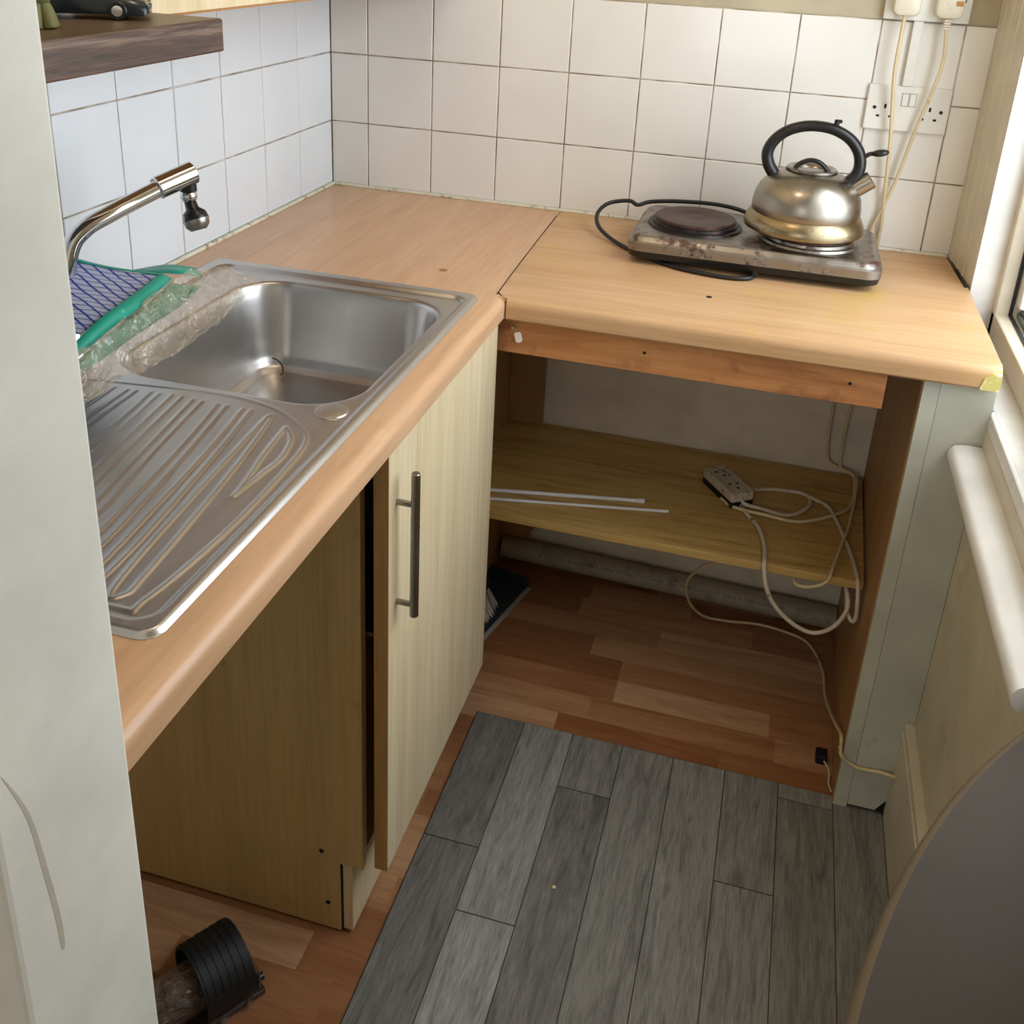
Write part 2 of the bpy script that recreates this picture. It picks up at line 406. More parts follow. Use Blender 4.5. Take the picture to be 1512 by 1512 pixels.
# right wall: below window, above window, beyond window, stub beside back wall
b = box(1.358, 1.47, -4.1, .006, 0, .79)
box(1.362, 1.47, -.192, .006, .79, 2.4, bm=b); box(1.362, 1.47, -1.35, -.192, 2.08, 2.4, bm=b); box(1.362, 1.47, -4.1, -1.35, .79, 2.4, bm=b)
wr = struct(link('wall_right', b, 'rightwall'))
struct(link('wall_rear', box(-.15, 1.47, -4.2, -4.1, -.05, 2.45), 'plaster'))
struct(link('ceiling', box(-.15, 1.47, -4.2, .12, 2.4, 2.45), 'ceil'))
# ridged architrave board between tiles and window
b = bmesh.new()
o = [(1.3405, .0055), (1.3405, -.006)]
N = 26
for k in range(N+1):
    t = k/N; y = -.006-.190*t; x = 1.3415+.0165*t + (.0012*math.sin(k*1.9)+.0014*(1 if k in (5, 6, 12, 13, 19) else 0)); o.append((x, y))
o += [(1.3625, -.196), (1.3625, .0055)]
prism(o, 'z', WT+.001, 2.39, bm=b)
struct(link('trim_1', b, 'cream_gloss'), 'ridged cream painted board up the right edge of the tiles')
# window: white reveal lining, sill board, frame, gaskets
wn = struct(link('window_1', box(1.3585, 1.47, -.2005, -.1925, .83, 2.08), 'white_gloss'), 'white painted window in the right wall')
b = box(1.362, 1.41, -1.35, -.2005, .80, .826, .003); box(1.356, 1.366, -1.35, -.555, .80, .826, .003, bm=b); link('window_sill', b, 'white_gloss', wn)
link('sill_apron', box(1.3545, 1.3585, -1.95, -.572, .70, .802, .001), 'cream_gloss', wn)
b = bmesh.new()
FX0, FX1 = 1.402, 1.462
box(FX0, FX1, -.226, -.2007, .83, 2.079, .003, bm=b); box(FX0, FX1, -1.349, -.2007, .8265, .877, .003, bm=b)
box(FX0, FX1, -1.349, -1.30, .83, 2.079, .003, bm=b); box(FX0, FX1, -1.349, -.2007, 2.03, 2.079, .003, bm=b); box(FX0, FX1, -.84, -.79, .83, 2.079, .003, bm=b)
fr = link('window_frame', b, 'pvc', wn)
b = bmesh.new(); box(1.425, 1.431, -.229, -.226, .88, 2.03, bm=b); box(1.425, 1.431, -.79, -.226, .877, .880, bm=b)
link('frame_gasket', b, 'gasket', fr)
b = box(1.432, 1.50, -.262, -.229, .90, 2.02, .004)
link('opening_sash', b, 'white_gloss', wn)
b = box(1.436, 1.50, -.33, -.236, .880, .889, .002); box(1.44, 1.455, -.32, -.24, .889, .896, .002, bm=b); cyl((1.47, -.262, .889), (1.47, -.262, .902), .009, bm=b); cyl((1.47, -.31, .889), (1.47, -.31, .898), .007, bm=b)
link('friction_stay', b, 'galv', wn)
struct(link('window_2', box(-.1495, -.148, -3.0, -2.9, 1.0, 1.1), 'white_gloss'), 'window out of view') if False else None
# dado moulding
o = [(1.3578, .735), (1.325, .735)]
for k in range(9):
    t = math.radians(-100+k*20*.98); o.append((1.326+.019*math.cos(PI-t*1.0) if False else 1.326-.019*math.cos(t), .7525+.0185*math.sin(t)))
o += [(1.334, .771), (1.3578, .770)]
struct(link('trim_2', prism(o, 'y', -1.145, -.5735, bev=0), 'white_gloss', ang=40), 'thick rounded white moulding along the wall under the window')
# skirting
b = box(1.3415, 1.3585, -3.9, -.5705, 0, .221, .002); box(1.3395, 1.343, -3.9, -.5705, .196, .203, .0015, bm=b)
struct(link('baseboard_right', b, 'cream_gloss'))
# sealant beads
b = tube([(0.003, -.003, WT+.002), (1.338, -.003, WT+.002)], .0045, 8, 0)
tube([(.003, -.003, WT+.002), (.003, -1.63, WT+.002)], .0045, 8, 0, bm=b)
struct(link('trim_3', b, 'sealant'), 'white sealant bead where worktops meet the tiles')

# ================================================================== WORKTOPS
def nose(x_in, x_out, z0, z1, r=.016, s=1):
    """profile points of a post-formed edge at x_out"""
    pts = []
    for k in range(9):
        t = math.radians(90-90*k/8); pts.append((x_out-s*(r-r*math.cos(t)), z1-r+r*math.sin(t)))
    pts.append((x_out, z0+.004)); pts.append((x_out-s*.004, z0)); return pts
W0, W1 = WT-.038, WT
# left worktop: along y, stops at the joint with the rounded mitre
t = thing('sink_worktop', (.3, -1.0, WT-.038), 'beech-effect worktop along the left wall holding the steel sink', 'worktop')
b = bmesh.new()
SX0, SX1, SY0, SY1 = .075, .53, -1.505, -.615     # cut-out for the sink
prof = [(SX1, W0), (SX1, W1)]+[(x, z) for x, z in nose(0, .583, W0, W1)]
# front strip with nose
prism(prof, 'y', -1.634, -.585, bm=b)
box(.001, SX0, -1.634, -.002, W0, W1, bm=b); box(SX0, SX1, SY1, -.002, W0, W1, bm=b); box(SX0, SX1, -1.634, SY0, W0, W1, bm=b)
prism([(SX1, -.0025), (.541, -.0025), (.553, -.36), (.5625, -.556), (.5640, -.566), (.572, -.578), (.583, -.5849), (SX1, -.5849)], 'z', W0, W1, bm=b)
link('worktop_board', b, 'beech_y', t, ang=35)
b = cyl((.4405, -.4905, WT-.0005), (.4405, -.4905, WT+.0006), .0075, 24); link('screw_cap', b, 'cab_edge', t)['label'] = 'small brown screw cap'
# right worktop
t = thing('hob_worktop', (.95, -.3, WT-.038), 'worn yellowish beech-effect worktop under the hob, beside the window', 'worktop')
b = bmesh.new()
NS = 24
outline = [(.5425, -.0025), (.5545, -.36), (.564, -.556), (.566, -.566), (.574, -.577), (.585, -.585)]
# build as a lofted set of sections along x, each with a y-nose
def xs(x):
    return x
ylines = []
b2 = bmesh.new()
yp = nose(0, -.590, W0, W1, .016, -1)         # (y,z) front profile
secs = []
for x in [.5855]+[.5855+(1.338-.5855)*k/20 for k in range(1, 21)]+[1.347, 1.352, 1.3545]:
    inset = 0 if x < 1.339 else (x-1.338)**2*32
    ybk = -.003 if x <= 1.3385 else -.197
    secs.append([(x, ybk, W0), (x, ybk, W1)]+[(x, y+inset, z) for y, z in yp])
rows = [[b2.verts.new(p) for p in s_] for s_ in secs]
for A, B in zip(rows, rows[1:]):
    n = len(A)
    for k in range(n): b2.faces.new((A[k], A[(k+1) % n], B[(k+1) % n], B[k]))
b2.faces.new(rows[0]); b2.faces.new(rows[-1][::-1])
add(b, b2)
prism(outline+[(.5856, -.586), (.5856, -.0025)], 'z', W0, W1, bm=b)
link('worktop_board', b, 'beech_x', t, ang=35)
b = prism([(-.586, W0+.001), (-.587, WT-.02), (-.578, WT-.006), (-.565, WT-.001), (-.556, WT-.005), (-.553, W0+.006), (-.560, W0+.001)], 'x', 1.3545, 1.3560)
b2 = prism([(1.327, W0+.001), (1.3545, W0+.001), (1.3545, WT-.012), (1.342, WT-.010), (1.331, WT-.018)], 'y', -.5915, -.576)
link('bare_chipboard_corner', add(b, b2), 'yellow', t)['label'] = 'exposed pale yellow chipboard end corner'
b = cyl((.905, -.442, WT-.0003), (.905, -.442, WT+.0005), .005, 16); link('screw_hole', b, 'hole', t)
b = tube([(.5425, -.05, WT+.0003), (.5545, -.36, WT+.0003), (.5635, -.556, WT+.0003), (.566, -.566, WT+.0003), (.574, -.5775, WT-.001), (.584, -.5855, WT-.008)], .0009, 6, 6)
link('joint_strip', b, 'hole', t)['label'] = 'dark open joint between the two worktops'

# ================================================================== BASE CABINET under left worktop
t = thing('sink_base_cabinet', (.3, -.8, 0), 'pale maple base cabinet under the sink with bar-handled door', 'cabinet')
b = box(.02, .535, -1.077, -1.060, .148, W0-.003, .0008)
link('side_panel', b, 'carcass', t)
b = box(.02, .497, -1.0755, -1.060, .004, .147, .0008); link('plinth_side', b, 'carcass', t)
b = box(.5005, .5165, -1.073, -.62, .008, .146, .001); link('plinth_front', b, 'maple_z', t)
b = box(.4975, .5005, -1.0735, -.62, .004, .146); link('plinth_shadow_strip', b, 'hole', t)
b = box(.02, .53, -1.06, -.58, .149, .165, .0005); link('base_panel', b, 'carcass', t)
d = link('door', box(.5555, .5755, -1.0785, -.5965, .163, .866, .001), ['maple_z'], t)
b = box(.5553, .5757, -1.0793, -1.0778, .163, .866); link('door_edge_band', b, 'edge_tan', d)['label'] = 'tan edge band on the door'
b = cyl((.601, -1.05, .612), (.601, -1.05, .832), .006, 20, bev=.001)
cyl((.575, -1.05, .630), (.601, -1.05, .630), .0042, 14, bm=b) ; cyl((.575, -1.05, .785), (.601, -1.05, .785), .0042, 14, bm=b)
link('door_handle', b, 'handle', d, ang=40)['label'] = 'brushed metal bar handle'
for z in (.27, .75):
    b = box(.497, .5555, -.64, -.61, z, z+.05, .003); link('hinge', b, 'handle', t)
b = cyl((.468, -1.0775, .152+.013), (.468, -1.0765, .165), .004); link('screw_hole', b, 'hole', t)
b = cyl((.476, -1.0762, .058), (.476, -1.0752, .058), .004); link('screw_hole', b, 'hole', t)

# ================================================================== CORNER CABINET + NICHE
t = thing('corner_shelf_unit', (.9, -.3, 0), 'open doorless shelf unit beneath the hob worktop', 'cabinet')
link('left_side_panel', box(.432, .450, -.56, -.002, .004, W0-.003), 'carcass_brown', t)
link('right_side_panel', prism([(1.2505, -.566), (1.2765, -.566), (1.2765, -.004), (1.266, -.004)], 'z', .004, W0-.002), 'carcass_brown', t)
b = box(1.2525, 1.2768, -.5705, -.5663, .004, W0-.002, .0006); link('panel_front_lipping', b, 'sage', t)['label'] = 'off-white painted front edge'
b = box(.4505, .5335, -.018, -.003, .392, W0-.004, .0006)
for x, z in ((.52, .82), (.505, .70), (.46, .60)): cyl((x, -.0185, z), (x, -.0178, z), .004, 10, bm=b, mi=1)
link('back_upright', b, ['carcass_brown', 'hole'], t)
o = [(.4505, .004), (.496, .004), (.499, .02), (.503, .03), (.506, .045), (.512, .06), (.519, .075), (.522, .09), (.529, .10), (.545, .13), (.547, .168), (.552, .372), (.4505, .372)]
link('lower_back_board', prism(o, 'y', -.016, -.003), 'carcass_brown', t)['label'] = 'dark brown board with broken edge'
o = [(.4505, -.003), (1.2630, -.003), (1.2490, -.415), (.4505, -.415)]
b = prism(o, 'z', .373, .390); sh = link('shelf', b, 'pine', t)
b = box(.4505, 1.249, -.4185, -.4152, .3728, .3903, .0008); link('shelf_edge', b, 'pine', sh)
b = box(1.215, 1.249, -.36, -.34, .350, .3728, .002); link('shelf_bracket', b, 'carcass_brown', t)
b = box(.451, .464, -.30, -.275, .392, .412, .002); link('shelf_clip', b, 'white_pl', t)
b = box(.568, 1.198, -.575, -.556, .8095, W0-.001, .001)
for x, z in ((.82, .845), (1.145, .845)): cyl((x, -.5757, z), (x, -.575, z), .0028, 10, bm=b, mi=1)
rl = link('front_rail', b, ['raw', 'hole'], t); rl['label'] = 'orange-brown raw timber rail'
b = cyl((.596, -.579, .856), (.596, -.575, .856), .003, 14); link('screw', b, 'handle', rl)
b = prism(rrect(-.0055, .0055, -.009, .009, .004), 'y', -.004, 0)
bmesh.ops.rotate(b, verts=b.verts, cent=(0, 0, 0), matrix=Matrix.Rotation(math.radians(-15), 3, 'Y')); bmesh.ops.translate(b, verts=b.verts, vec=(.606, -.575, .840))
link('plastic_clip', b, 'white_pl', rl)['label'] = 'small white plastic clip'

# white boxed panel between the unit and the wall
b = box(1.2772, 1.3575, -.570, -.560, .012, W0-.002, .0006)
struct(link('trim_4', b, 'sage'), 'off-white boxed panel between the shelf unit and right wall')
b = prism([(1.325, .012), (1.341, .040), (1.341, .012)], 'y', -.5712, -.5705); tag(link('panel_gap', b, 'hole'), 'dark triangular gap at the foot of the off-white panel', 'gap'); bpy.data.objects['panel_gap'].parent = bpy.data.objects['trim_4']
del bpy.data.objects['panel_gap']['category']

# waste pipe
PA, PB = Vector((.46, -.036, .052)), Vector((1.262, -.032, .030))
b = cyl(PA, PB, .0265, 28)
t = tag(link('waste_pipe', b, 'pipe', smooth=False, ang=40), 'grey plastic waste pipe along the wall behind the shelf unit', 'pipe')
def text(name, body, size, mat, parent, loc, xdir, ydir, ext=.0002):
    cu = bpy.data.curves.new(name, 'FONT'); cu.body = body; cu.size = size; cu.extrude = ext; cu.align_x = 'LEFT'
    o = bpy.data.objects.new(name, cu); COL.objects.link(o)
    dg = bpy.context.evaluated_depsgraph_get(); me = bpy.data.meshes.new_from_object(o.evaluated_get(dg)); bpy.data.objects.remove(o)
    me.materials.clear(); me.materials.append(M[mat])
    X = Vector(xdir).normalized(); Y = Vector(ydir).normalized(); Z = X.cross(Y); Y = Z.cross(X)
    m = Matrix((X, Y, Z)).transposed().to_4x4(); m.translation = Vector(loc)-ORG.get(parent.name, Vector())
    me.transform(m)
    q = bpy.data.objects.new(name, me); COL.objects.link(q); q.parent = parent; ORG[q.name] = ORG.get(parent.name, Vector()); return q
dd = (PB-PA).normalized()
text('pipe_print', 'BS 7291 : CLASS B 32 PVC LINE BUILDING PRODUCTS LTD WASTE  32mm  MADE IN ENGLAND  LINE 02 A  MADE IN ENGLAND', .0105, 'ink', t, PA+dd*.095+Vector((0, -.0250, .0090)), dd, (0, .34, .94), .0001)['label'] = 'row of small dark printed lettering'

# grey vinyl sheet
XJ = {0: [-.863], 1: [-.9866, -1.9], 2: [-.688, -1.6], 3: [-1.75], 4: [-2.1], 5: [-.804, -1.7], 6: [-.587, -1.5], 7: [-2.0]}
b = planks('v', 'vinyl', .557, 1.341, -3.6, -.5505, .0042, .0994, 'y', lambda i: XJ.get(i, []), .0022, thick=.0012)
t = thing('vinyl_floor_sheet', (.95, -2.0, 0), 'grey wood-plank patterned vinyl sheet over the beech floor', 'floor covering')
link('plank_face', b, 'vinyl', t); link('vinyl_backing', box(.5565, 1.341, -3.601, -.550, .0005, .0032), 'vinyl_gap', t)
t = tag(link('bread_crumb', lathe([(0, 0), (.003, .0005), (.0035, .002), (0, .0035)], .7995, -.9, 8, z0=.0043), 'yellow'), 'tiny beige crumb lying on the grey vinyl planks', 'crumb')

# ================================================================== SINK
def srr(x, y, x0, x1, y0, y1, r):
    qx = abs(x-(x0+x1)/2)-(x1-x0)/2+r; qy = abs(y-(y0+y1)/2)-(y1-y0)/2+r
    return math.hypot(max(qx, 0), max(qy, 0))+min(max(qx, qy), 0)-r
def sm(a, b_, x):
    t_ = max(0, min(1, (x-a)/(b_-a))); return t_*t_*(3-2*t_)
RIBS = [([(.464, -1.13), (.484, -1.156), (.494, -1.199), (.491, -1.237), (.486, -1.29)], 1), ([(.464, -1.13), (.472, -1.199), (.481, -1.247), (.486, -1.29)], 1),
        ([(.43, -1.113), (.436, -1.116), (.455, -1.222), (.474, -1.37), (.484, -1.468)], 1), ([(.43, -1.113), (.448, -1.313), (.467, -1.469), (.484, -1.468)], 1),
        ([(.392, -1.105), (.41, -1.222), (.430, -1.40), (.436, -1.47)], 1), ([(.403, -1.105), (.422, -1.222), (.444, -1.39), (.449, -1.47)], 1),
        ([(.357, -1.105), (.376, -1.216), (.397, -1.38), (.404, -1.47)], 1), ([(.369, -1.105), (.388, -1.216), (.412, -1.38), (.418, -1.47)], 1),
        ([(.322, -1.104), (.340, -1.222), (.360, -1.35), (.370, -1.47)], 1), ([(.335, -1.104), (.352, -1.222), (.374, -1.35), (.384, -1.47)], 1),
        ([(.291, -1.102), (.305, -1.202), (.325, -1.34), (.338, -1.47)], 1), ([(.305, -1.102), (.319, -1.202), (.340, -1.34), (.352, -1.47)], 1),
        ([(.262, -1.104), (.273, -1.182), (.290, -1.34), (.305, -1.47)], 1), ([(.274, -1.104), (.285, -1.182), (.304, -1.34), (.318, -1.47)], 1),
        ([(.231, -1.107), (.236, -1.205), (.25, -1.34), (.27, -1.47)], 1), ([(.243, -1.107), (.248, -1.205), (.264, -1.34), (.284, -1.47)], 1),
        ([(.20, -1.107), (.205, -1.205), (.215, -1.34), (.235, -1.47)], 1), ([(.212, -1.107), (.217, -1.205), (.228, -1.34), (.248, -1.47)], 1),
        ([(.16, -1.10), (.221, -1.091), (.344, -1.077), (.42, -1.088), (.465, -1.113), (.501, -1.15), (.511, -1.23), (.513, -1.362), (.502, -1.476), (.483, -1.489), (.3, -1.489)], .8)]
ribseg = []
for pts, h in RIBS:
    P = [Vector((x, y)) for x, y in pts]
    P = [Vector((q.x, q.y)) for q in catmull([(x, y, 0) for x, y in pts], 4)]
    for a, c_ in zip(P, P[1:]): ribseg.append((a, c_, h))
def ribh(x, y):
    m = 0
    p = Vector((x, y))
    for a, c_, h in ribseg:
        if abs(y-(a.y+c_.y)/2) > .06 or abs(x-(a.x+c_.x)/2) > .06: continue
        d_ = c_-a; L = d_.length_squared
        if L < 1e-10: continue
        t_ = max(0, min(1, (p-a).dot(d_)/L)); D = (p-a-d_*t_).length
        m = max(m, h*math.exp(-(D/.0023)**2))
    return m
PRF = [(-.004, 0), (.001, .008), (.004, .04), (.008, .14), (.013, .33), (.020, .62), (.027, .82), (.035, .92), (.046, .97), (.062, .99), (.2, 1.01), (1, 1.01)]
def sinkz(x, y):
    do = -srr(x, y, .0585, .5435, -1.520, -.598, .020)     # distance inside the outer edge
    z = .0055*sm(0, .005, do)
    di = -srr(x, y, .083, .529, -1.503, -.622, .026)
    z -= .0050*sm(-.002, .006, di)
    db = -srr(x, y, .160, .5125, -1.066, -.655, .078)
    if db > -.004:
        dep = .150
        for (a, s0), (c_, s1) in zip(PRF, PRF[1:]):
            if a <= db < c_: z -= dep*(s0+(s1-s0)*(db-a)/(c_-a)); break
    if y < -1.07: z += .0015*ribh(x, y)
    return WT+.0005+z
t = thing('kitchen_sink', (.3, -1.06, WT), 'stainless steel inset sink with square bowl and ribbed drainer', 'sink')
b = bmesh.new()
x0, x1, y0, y1 = .0585, .5435, -1.520, -.598; st = .0020
nx = int((x1-x0)/st); ny = int((y1-y0)/st); G = []
for j in range(ny+1):
    row = []
    for i in range(nx+1):
        x = x0+(x1-x0)*i/nx; y = y0+(y1-y0)*j/ny
        d0 = srr(x, y, x0, x1, y0, y1, .02)
        if d0 > .0001:     # pull corner vertices back to the rounded outline
            cx = min(max(x, x0+.02), x1-.02); cy = min(max(y, y0+.02), y1-.02); v_ = Vector((x-cx, y-cy)).normalized()*.02; x, y = cx+v_.x, cy+v_.y
        row.append(b.verts.new((x, y, sinkz(x, y))))
    G.append(row)
for j in range(ny):
    for i in range(nx):
        b.faces.new((G[j][i], G[j][i+1], G[j+1][i+1], G[j+1][i]))
bmesh.ops.remove_doubles(b, verts=b.verts, dist=.0002)
sk = link('sink_top', b, 'sink', t, smooth=True)
for p in sk.data.polygons:
    pass
b = lathe([(0, .0022), (.017, .0022), (.0205, .0016), (.0215, 0)], .4965, -1.0725, 32, z0=WT+.0011); link('tap_hole_cover', b, 'sink', t, ang=40)['label'] = 'round steel blanking cap'
b = lathe([(0, .001), (.012, .001), (.02, .0015), (.030, .003), (.034, .0035), (.036, 0)], .225, -.945, 32, z0=WT-.1505); link('plug_hole', b, 'chrome', t, ang=40)
# hair/stain in bowl
b = tube([(.2168, -.7085, .7915), (.2223, -.705, .7885), (.2282, -.7047, .7844), (.2346, -.7079, .7781), (.2383, -.7132, .7709), (.2364, -.7193, .7682)], .0010, 6); tag(link('hair_strand', b, 'hole'), 'small dark curled strand in the bottom of the sink bowl', 'debris')

# ================================================================== TAP
t = thing('kitchen_tap', (.115, -1.062, WT), 'chrome swan-neck tap with a swivelling black and chrome aerator', 'tap')
b = lathe([(0, 0), (.027, 0), (.027, .006), (.022, .012), (.019, .05), (.016, .055), (0, .056)], .115, -1.062, 28, z0=WT+.001); link('tap_body', b, 'chrome', t, ang=40)
b = tube([(.115, -1.062, WT+.05), (.1155, -1.058, WT+.10), (.120, -1.046, WT+.1555), (.132, -1.0282, WT+.1800), (.148, -1.0006, WT+.1938), (.165, -.9674, WT+.2062), (.186, -.932, WT+.2205)], .0116, 18)
link('spout', b, 'chrome', t, smooth=True)
dr = Vector((.212-.185, -.885+.9335, .2357-.2204)).normalized(); p0 = Vector((.1815, -.9395, WT+.2190))
b = cyl(p0, p0+dr*.058, .0158, 26, bev=.0015); link('spout_head', b, 'chrome', t, ang=40)
hp = p0+dr*.048
b = cyl(hp+Vector((0, 0, -.010)), hp+Vector((.0002, .0002, -.0225)), .0115, 20); link('aerator_collar', b, 'black', t, ang=40)
b = lathe([(0, 0), (.009, 0), (.0115, .004), (.0115, .010), (.009, .014), (0, .014)], hp.x, hp.y, 24, z0=hp.z-.0365); link('aerator_joint', b, 'chrome', t, ang=40)
b = lathe([(0, -.002), (.011, -.002), (.0165, .004), (.0182, .013), (.0165, .022), (.011, .027), (.009, .029), (.008, .04), (.0045, .044), (0, .044)], 0, 0, 26)
bmesh.ops.rotate(b, verts=b.verts, cent=(0, 0, .044), matrix=Matrix.Rotation(math.radians(-22), 3, Vector((0.3, .95, 0))))
bmesh.ops.translate(b, verts=b.verts, vec=hp+Vector((0, 0, -.0765)))
for f in b.faces: f.material_index = 1 if f.calc_center_median().z > hp.z-.058 else 0
ah = link('aerator_head', b, ['handle', 'black'], t, ang=40)

# ================================================================== DISH CLOTH PACK (clear bag with blue checked cloth)
t = thing('packaged_cloth', (.2, -1.0, WT), 'blue checked green-edged cloth in a crinkled clear plastic bag over the sink', 'packaged cloth')
top = [(.246, -1.33, .99), (.2445, -1.19, .999), (.238, -1.09, 1.007), (.214, -.962, 1.008), (.19, -.817, .975), (.215, -.724, .935)]
mid = [(.245, -1.34, .975), (.252, -1.215, .985), (.248, -1.13, .99), (.245, -1.03, .985), (.233, -.883, .962), (.228, -.766, .937)]
low = [(.24, -1.33, .95), (.261, -1.222, .945), (.25, -1.155, .940), (.257, -1.104, .935), (.249, -.939, .930), (.222, -.759, .930)]
T_, Mi, Lo = catmull(top, 16), catmull(mid, 16), catmull(low, 16)
NV = 34
def bagpt(i, v_, amp=.013):
    a, m_, c_ = T_[i], Mi[i], Lo[i]
    p = a*(1-v_)*(1-2*v_)+m_*4*v_*(1-v_)+c_*v_*(2*v_-1)
    vd = noise.voronoi(p*26)[0]; n_ = .8*noise.noise(p*16)+1.0*(vd[1]-vd[0])+.5*abs(noise.noise(p*50))
    return p+Vector((.4, -.3, .8)).normalized()*n_*amp
b = bmesh.new(); G = [[b.verts.new(bagpt(i, k/NV)+Vector((.002, -.003, .004))) for k in range(NV+1)] for i in range(len(T_))]
for i in range(len(G)-1):
    for k in range(NV): b.faces.new((G[i][k], G[i][k+1], G[i+1][k+1], G[i+1][k]))
link('plastic_bag', b, 'bag', t, smooth=True)
# cloth: sits just beneath the bag at its left end
A0, A1, B0, B1 = Vector((.046, -1.036, 1.055)), Vector((.203, -.979, 1.020)), Vector((.069, -1.233, 1.050)), Vector((.226, -1.176, 1.015))
def cl(u, v_):
    p = (A0*(1-u)+A1*u)*(1-v_)+(B0*(1-u)+B1*u)*v_
    return p+Vector((0, 0, -.006*math.sin(PI*u)+.003*noise.noise(p*30)))
b = bmesh.new(); uv = b.loops.layers.uv.new('UVMap'); n = 18
V = [[b.verts.new(cl(i/n, j/n)) for j in range(n+1)] for i in range(n+1)]
for i in range(n):
    for j in range(n):
        f = b.faces.new((V[i][j], V[i+1][j], V[i+1][j+1], V[i][j+1]))
        for l, (a, c_) in zip(f.loops, ((i, j), (i+1, j), (i+1, j+1), (i, j+1))): l[uv].uv = (a/n, c_/n)
me = link('checked_cloth', b, 'check', t, smooth=True)
md = me.modifiers.new('thick', 'SOLIDIFY'); md.thickness = .002; md.offset = -1
b = bmesh.new()
def strip(pts_a, pts_b):
    P = catmull(pts_a, 6); Q = catmull(pts_b, 6)
    va = [b.verts.new(p) for p in P]; vb = [b.verts.new(p) for p in Q]
    for k in range(len(P)-1): b.faces.new((va[k], va[k+1], vb[k+1], vb[k]))
e1 = [cl(u, 0)+Vector((0, 0, .0015)) for u in (0, .3, .6, 1)]; e1b = [cl(u, -.05) for u in (0, .3, .6, 1)]
strip(e1, e1b)
e2 = [cl(1, v_)+Vector((0, 0, .0015)) for v_ in (0, .3, .7, 1)]
strip([Vector((.2035, -.976, 1.0235)), Vector((.2255, -1.077, 1.0255)), Vector((.2315, -1.147, 1.0215)), Vector((.2385, -1.222, 1.0075))],
      [Vector((.212, -.965, 1.012)), Vector((.235, -1.055, 1.013)), Vector((.242, -1.125, 1.010)), Vector((.247, -1.21, .999))])
strip([Vector((.208, -.966, 1.006)), Vector((.229, -1.055, 1.006)), Vector((.236, -1.13, 1.002)), Vector((.240, -1.21, .990))],
      [Vector((.205, -.885, .975)), Vector((.232, -.985, .980)), Vector((.243, -1.08, .984)), Vector((.247, -1.20, .978))])
strip([Vector((.095, -.885, .985)), Vector((.125, -.845, .985)), Vector((.165, -.835, .982))], [Vector((.150, -.905, .995)), Vector((.175, -.885, .99)), Vector((.19, -.855, .978))])
o = link('green_edging', b, 'green', t, smooth=True)
md = o.modifiers.new('thick', 'SOLIDIFY'); md.thickness = .0015; md.offset = -1

# ================================================================== FLOATING SHELF + TOY + CABINET
t = thing('wall_shelf', (.2, -1.36, 1.341), 'thick dark walnut floating shelf on the left wall', 'shelf')
sh = link('shelf_board', box(.001, .390, -1.634, -1.0975, 1.341, 1.375, .002), ['walnut'], t)
b = box(.003, .388, -1.632, -1.100, 1.3745, 1.3756); link('shelf_top_face', b, 'walnut_top', t)
t = thing('wall_cabinet', (.14, -.6, 1.365), 'pale maple wall cabinet above the tiles in the left corner', 'cabinet')
link('cabinet_body', box(.001, .262, -1.066, -.012, 1.366, 2.05, .001), 'cab_edge', t)
d = link('door', box(.264, .282, -1.066, -.54, 1.368, 2.05, .0008), 'maple_z', t)
b = box(.2638, .2825, -1.0665, -.54, 1.3655, 1.368); link('door_edge_band', b, 'cab_edge', d)
d = link('door', box(.264, .282, -.537, -.012, 1.368, 2.05, .0008), 'maple_z', t)
b = box(.2638, .2825, -.537, -.012, 1.3655, 1.368); link('door_edge_band', b, 'cab_edge', d)
# toy car
ZS = 1.3757
t = thing('toy_car', (.262, -1.19, ZS), 'small black and slate-blue toy car parked on the dark wall shelf', 'toy')
L = .17
def section(x, hw, z0, zt, rz): 
    return [(x, -hw, z0), (x, -hw*1.02, z0+(zt-z0)*.45), (x, -hw*.82, zt), (x, 0, zt+rz), (x, hw*.82, zt), (x, hw*1.02, z0+(zt-z0)*.45), (x, hw, z0)]
S = [section(.085, .024, .008, .014, .0), section(.080, .029, .005, .019, .002), (section(.06, .031, .005, .024, .005)), section(.035, .031, .006, .026, .006), section(.018, .030, .006, .028, .006), section(.003, .029, .006, .040, .003),
     section(-.02, .029, .006, .043, .002), section(-.04, .030, .006, .033, .003), section(-.06, .031, .007, .030, .004), section(-.08, .028, .009, .028, .001)]
ROT = Matrix.Rotation(math.radians(30), 4, 'Z')
def toy(bmx): 
    bmesh.ops.transform(bmx, matrix=Matrix.Translation((.278, -1.196, ZS))@ROT@Matrix.Scale(.88, 4), verts=bmx.verts); return bmx
b = bmesh.new(); R_ = [[b.verts.new(p) for p in s_] for s_ in S]
for A, B in zip(R_, R_[1:]):
    for k in range(6): b.faces.new((A[k], A[k+1], B[k+1], B[k]))
    b.faces.new((A[6], A[0], B[0], B[6]))
b.faces.new(R_[0]); b.faces.new(R_[-1][::-1])
link('toy_body', toy(b), 'toy_body', t, ang=50)
for sgn in (-1, 1):
    link('nose_fin', toy(prism([(.0855, .010), (.0865, .016), (.0835, .017), (.083, .010)], 'y', sgn*.008, sgn*.022)), 'toy_blue', t)
    link('tail_fin', toy(prism([(-.085, .028), (-.045, .030), (-.07, .044)], 'y', sgn*.024, sgn*.027)), 'toy_blue', t)
    link('bonnet_ridge', toy(box(.02, .07, sgn*.012-.0015, sgn*.012+.0015, .027, .0325, .001)), 'toy_blue', t)
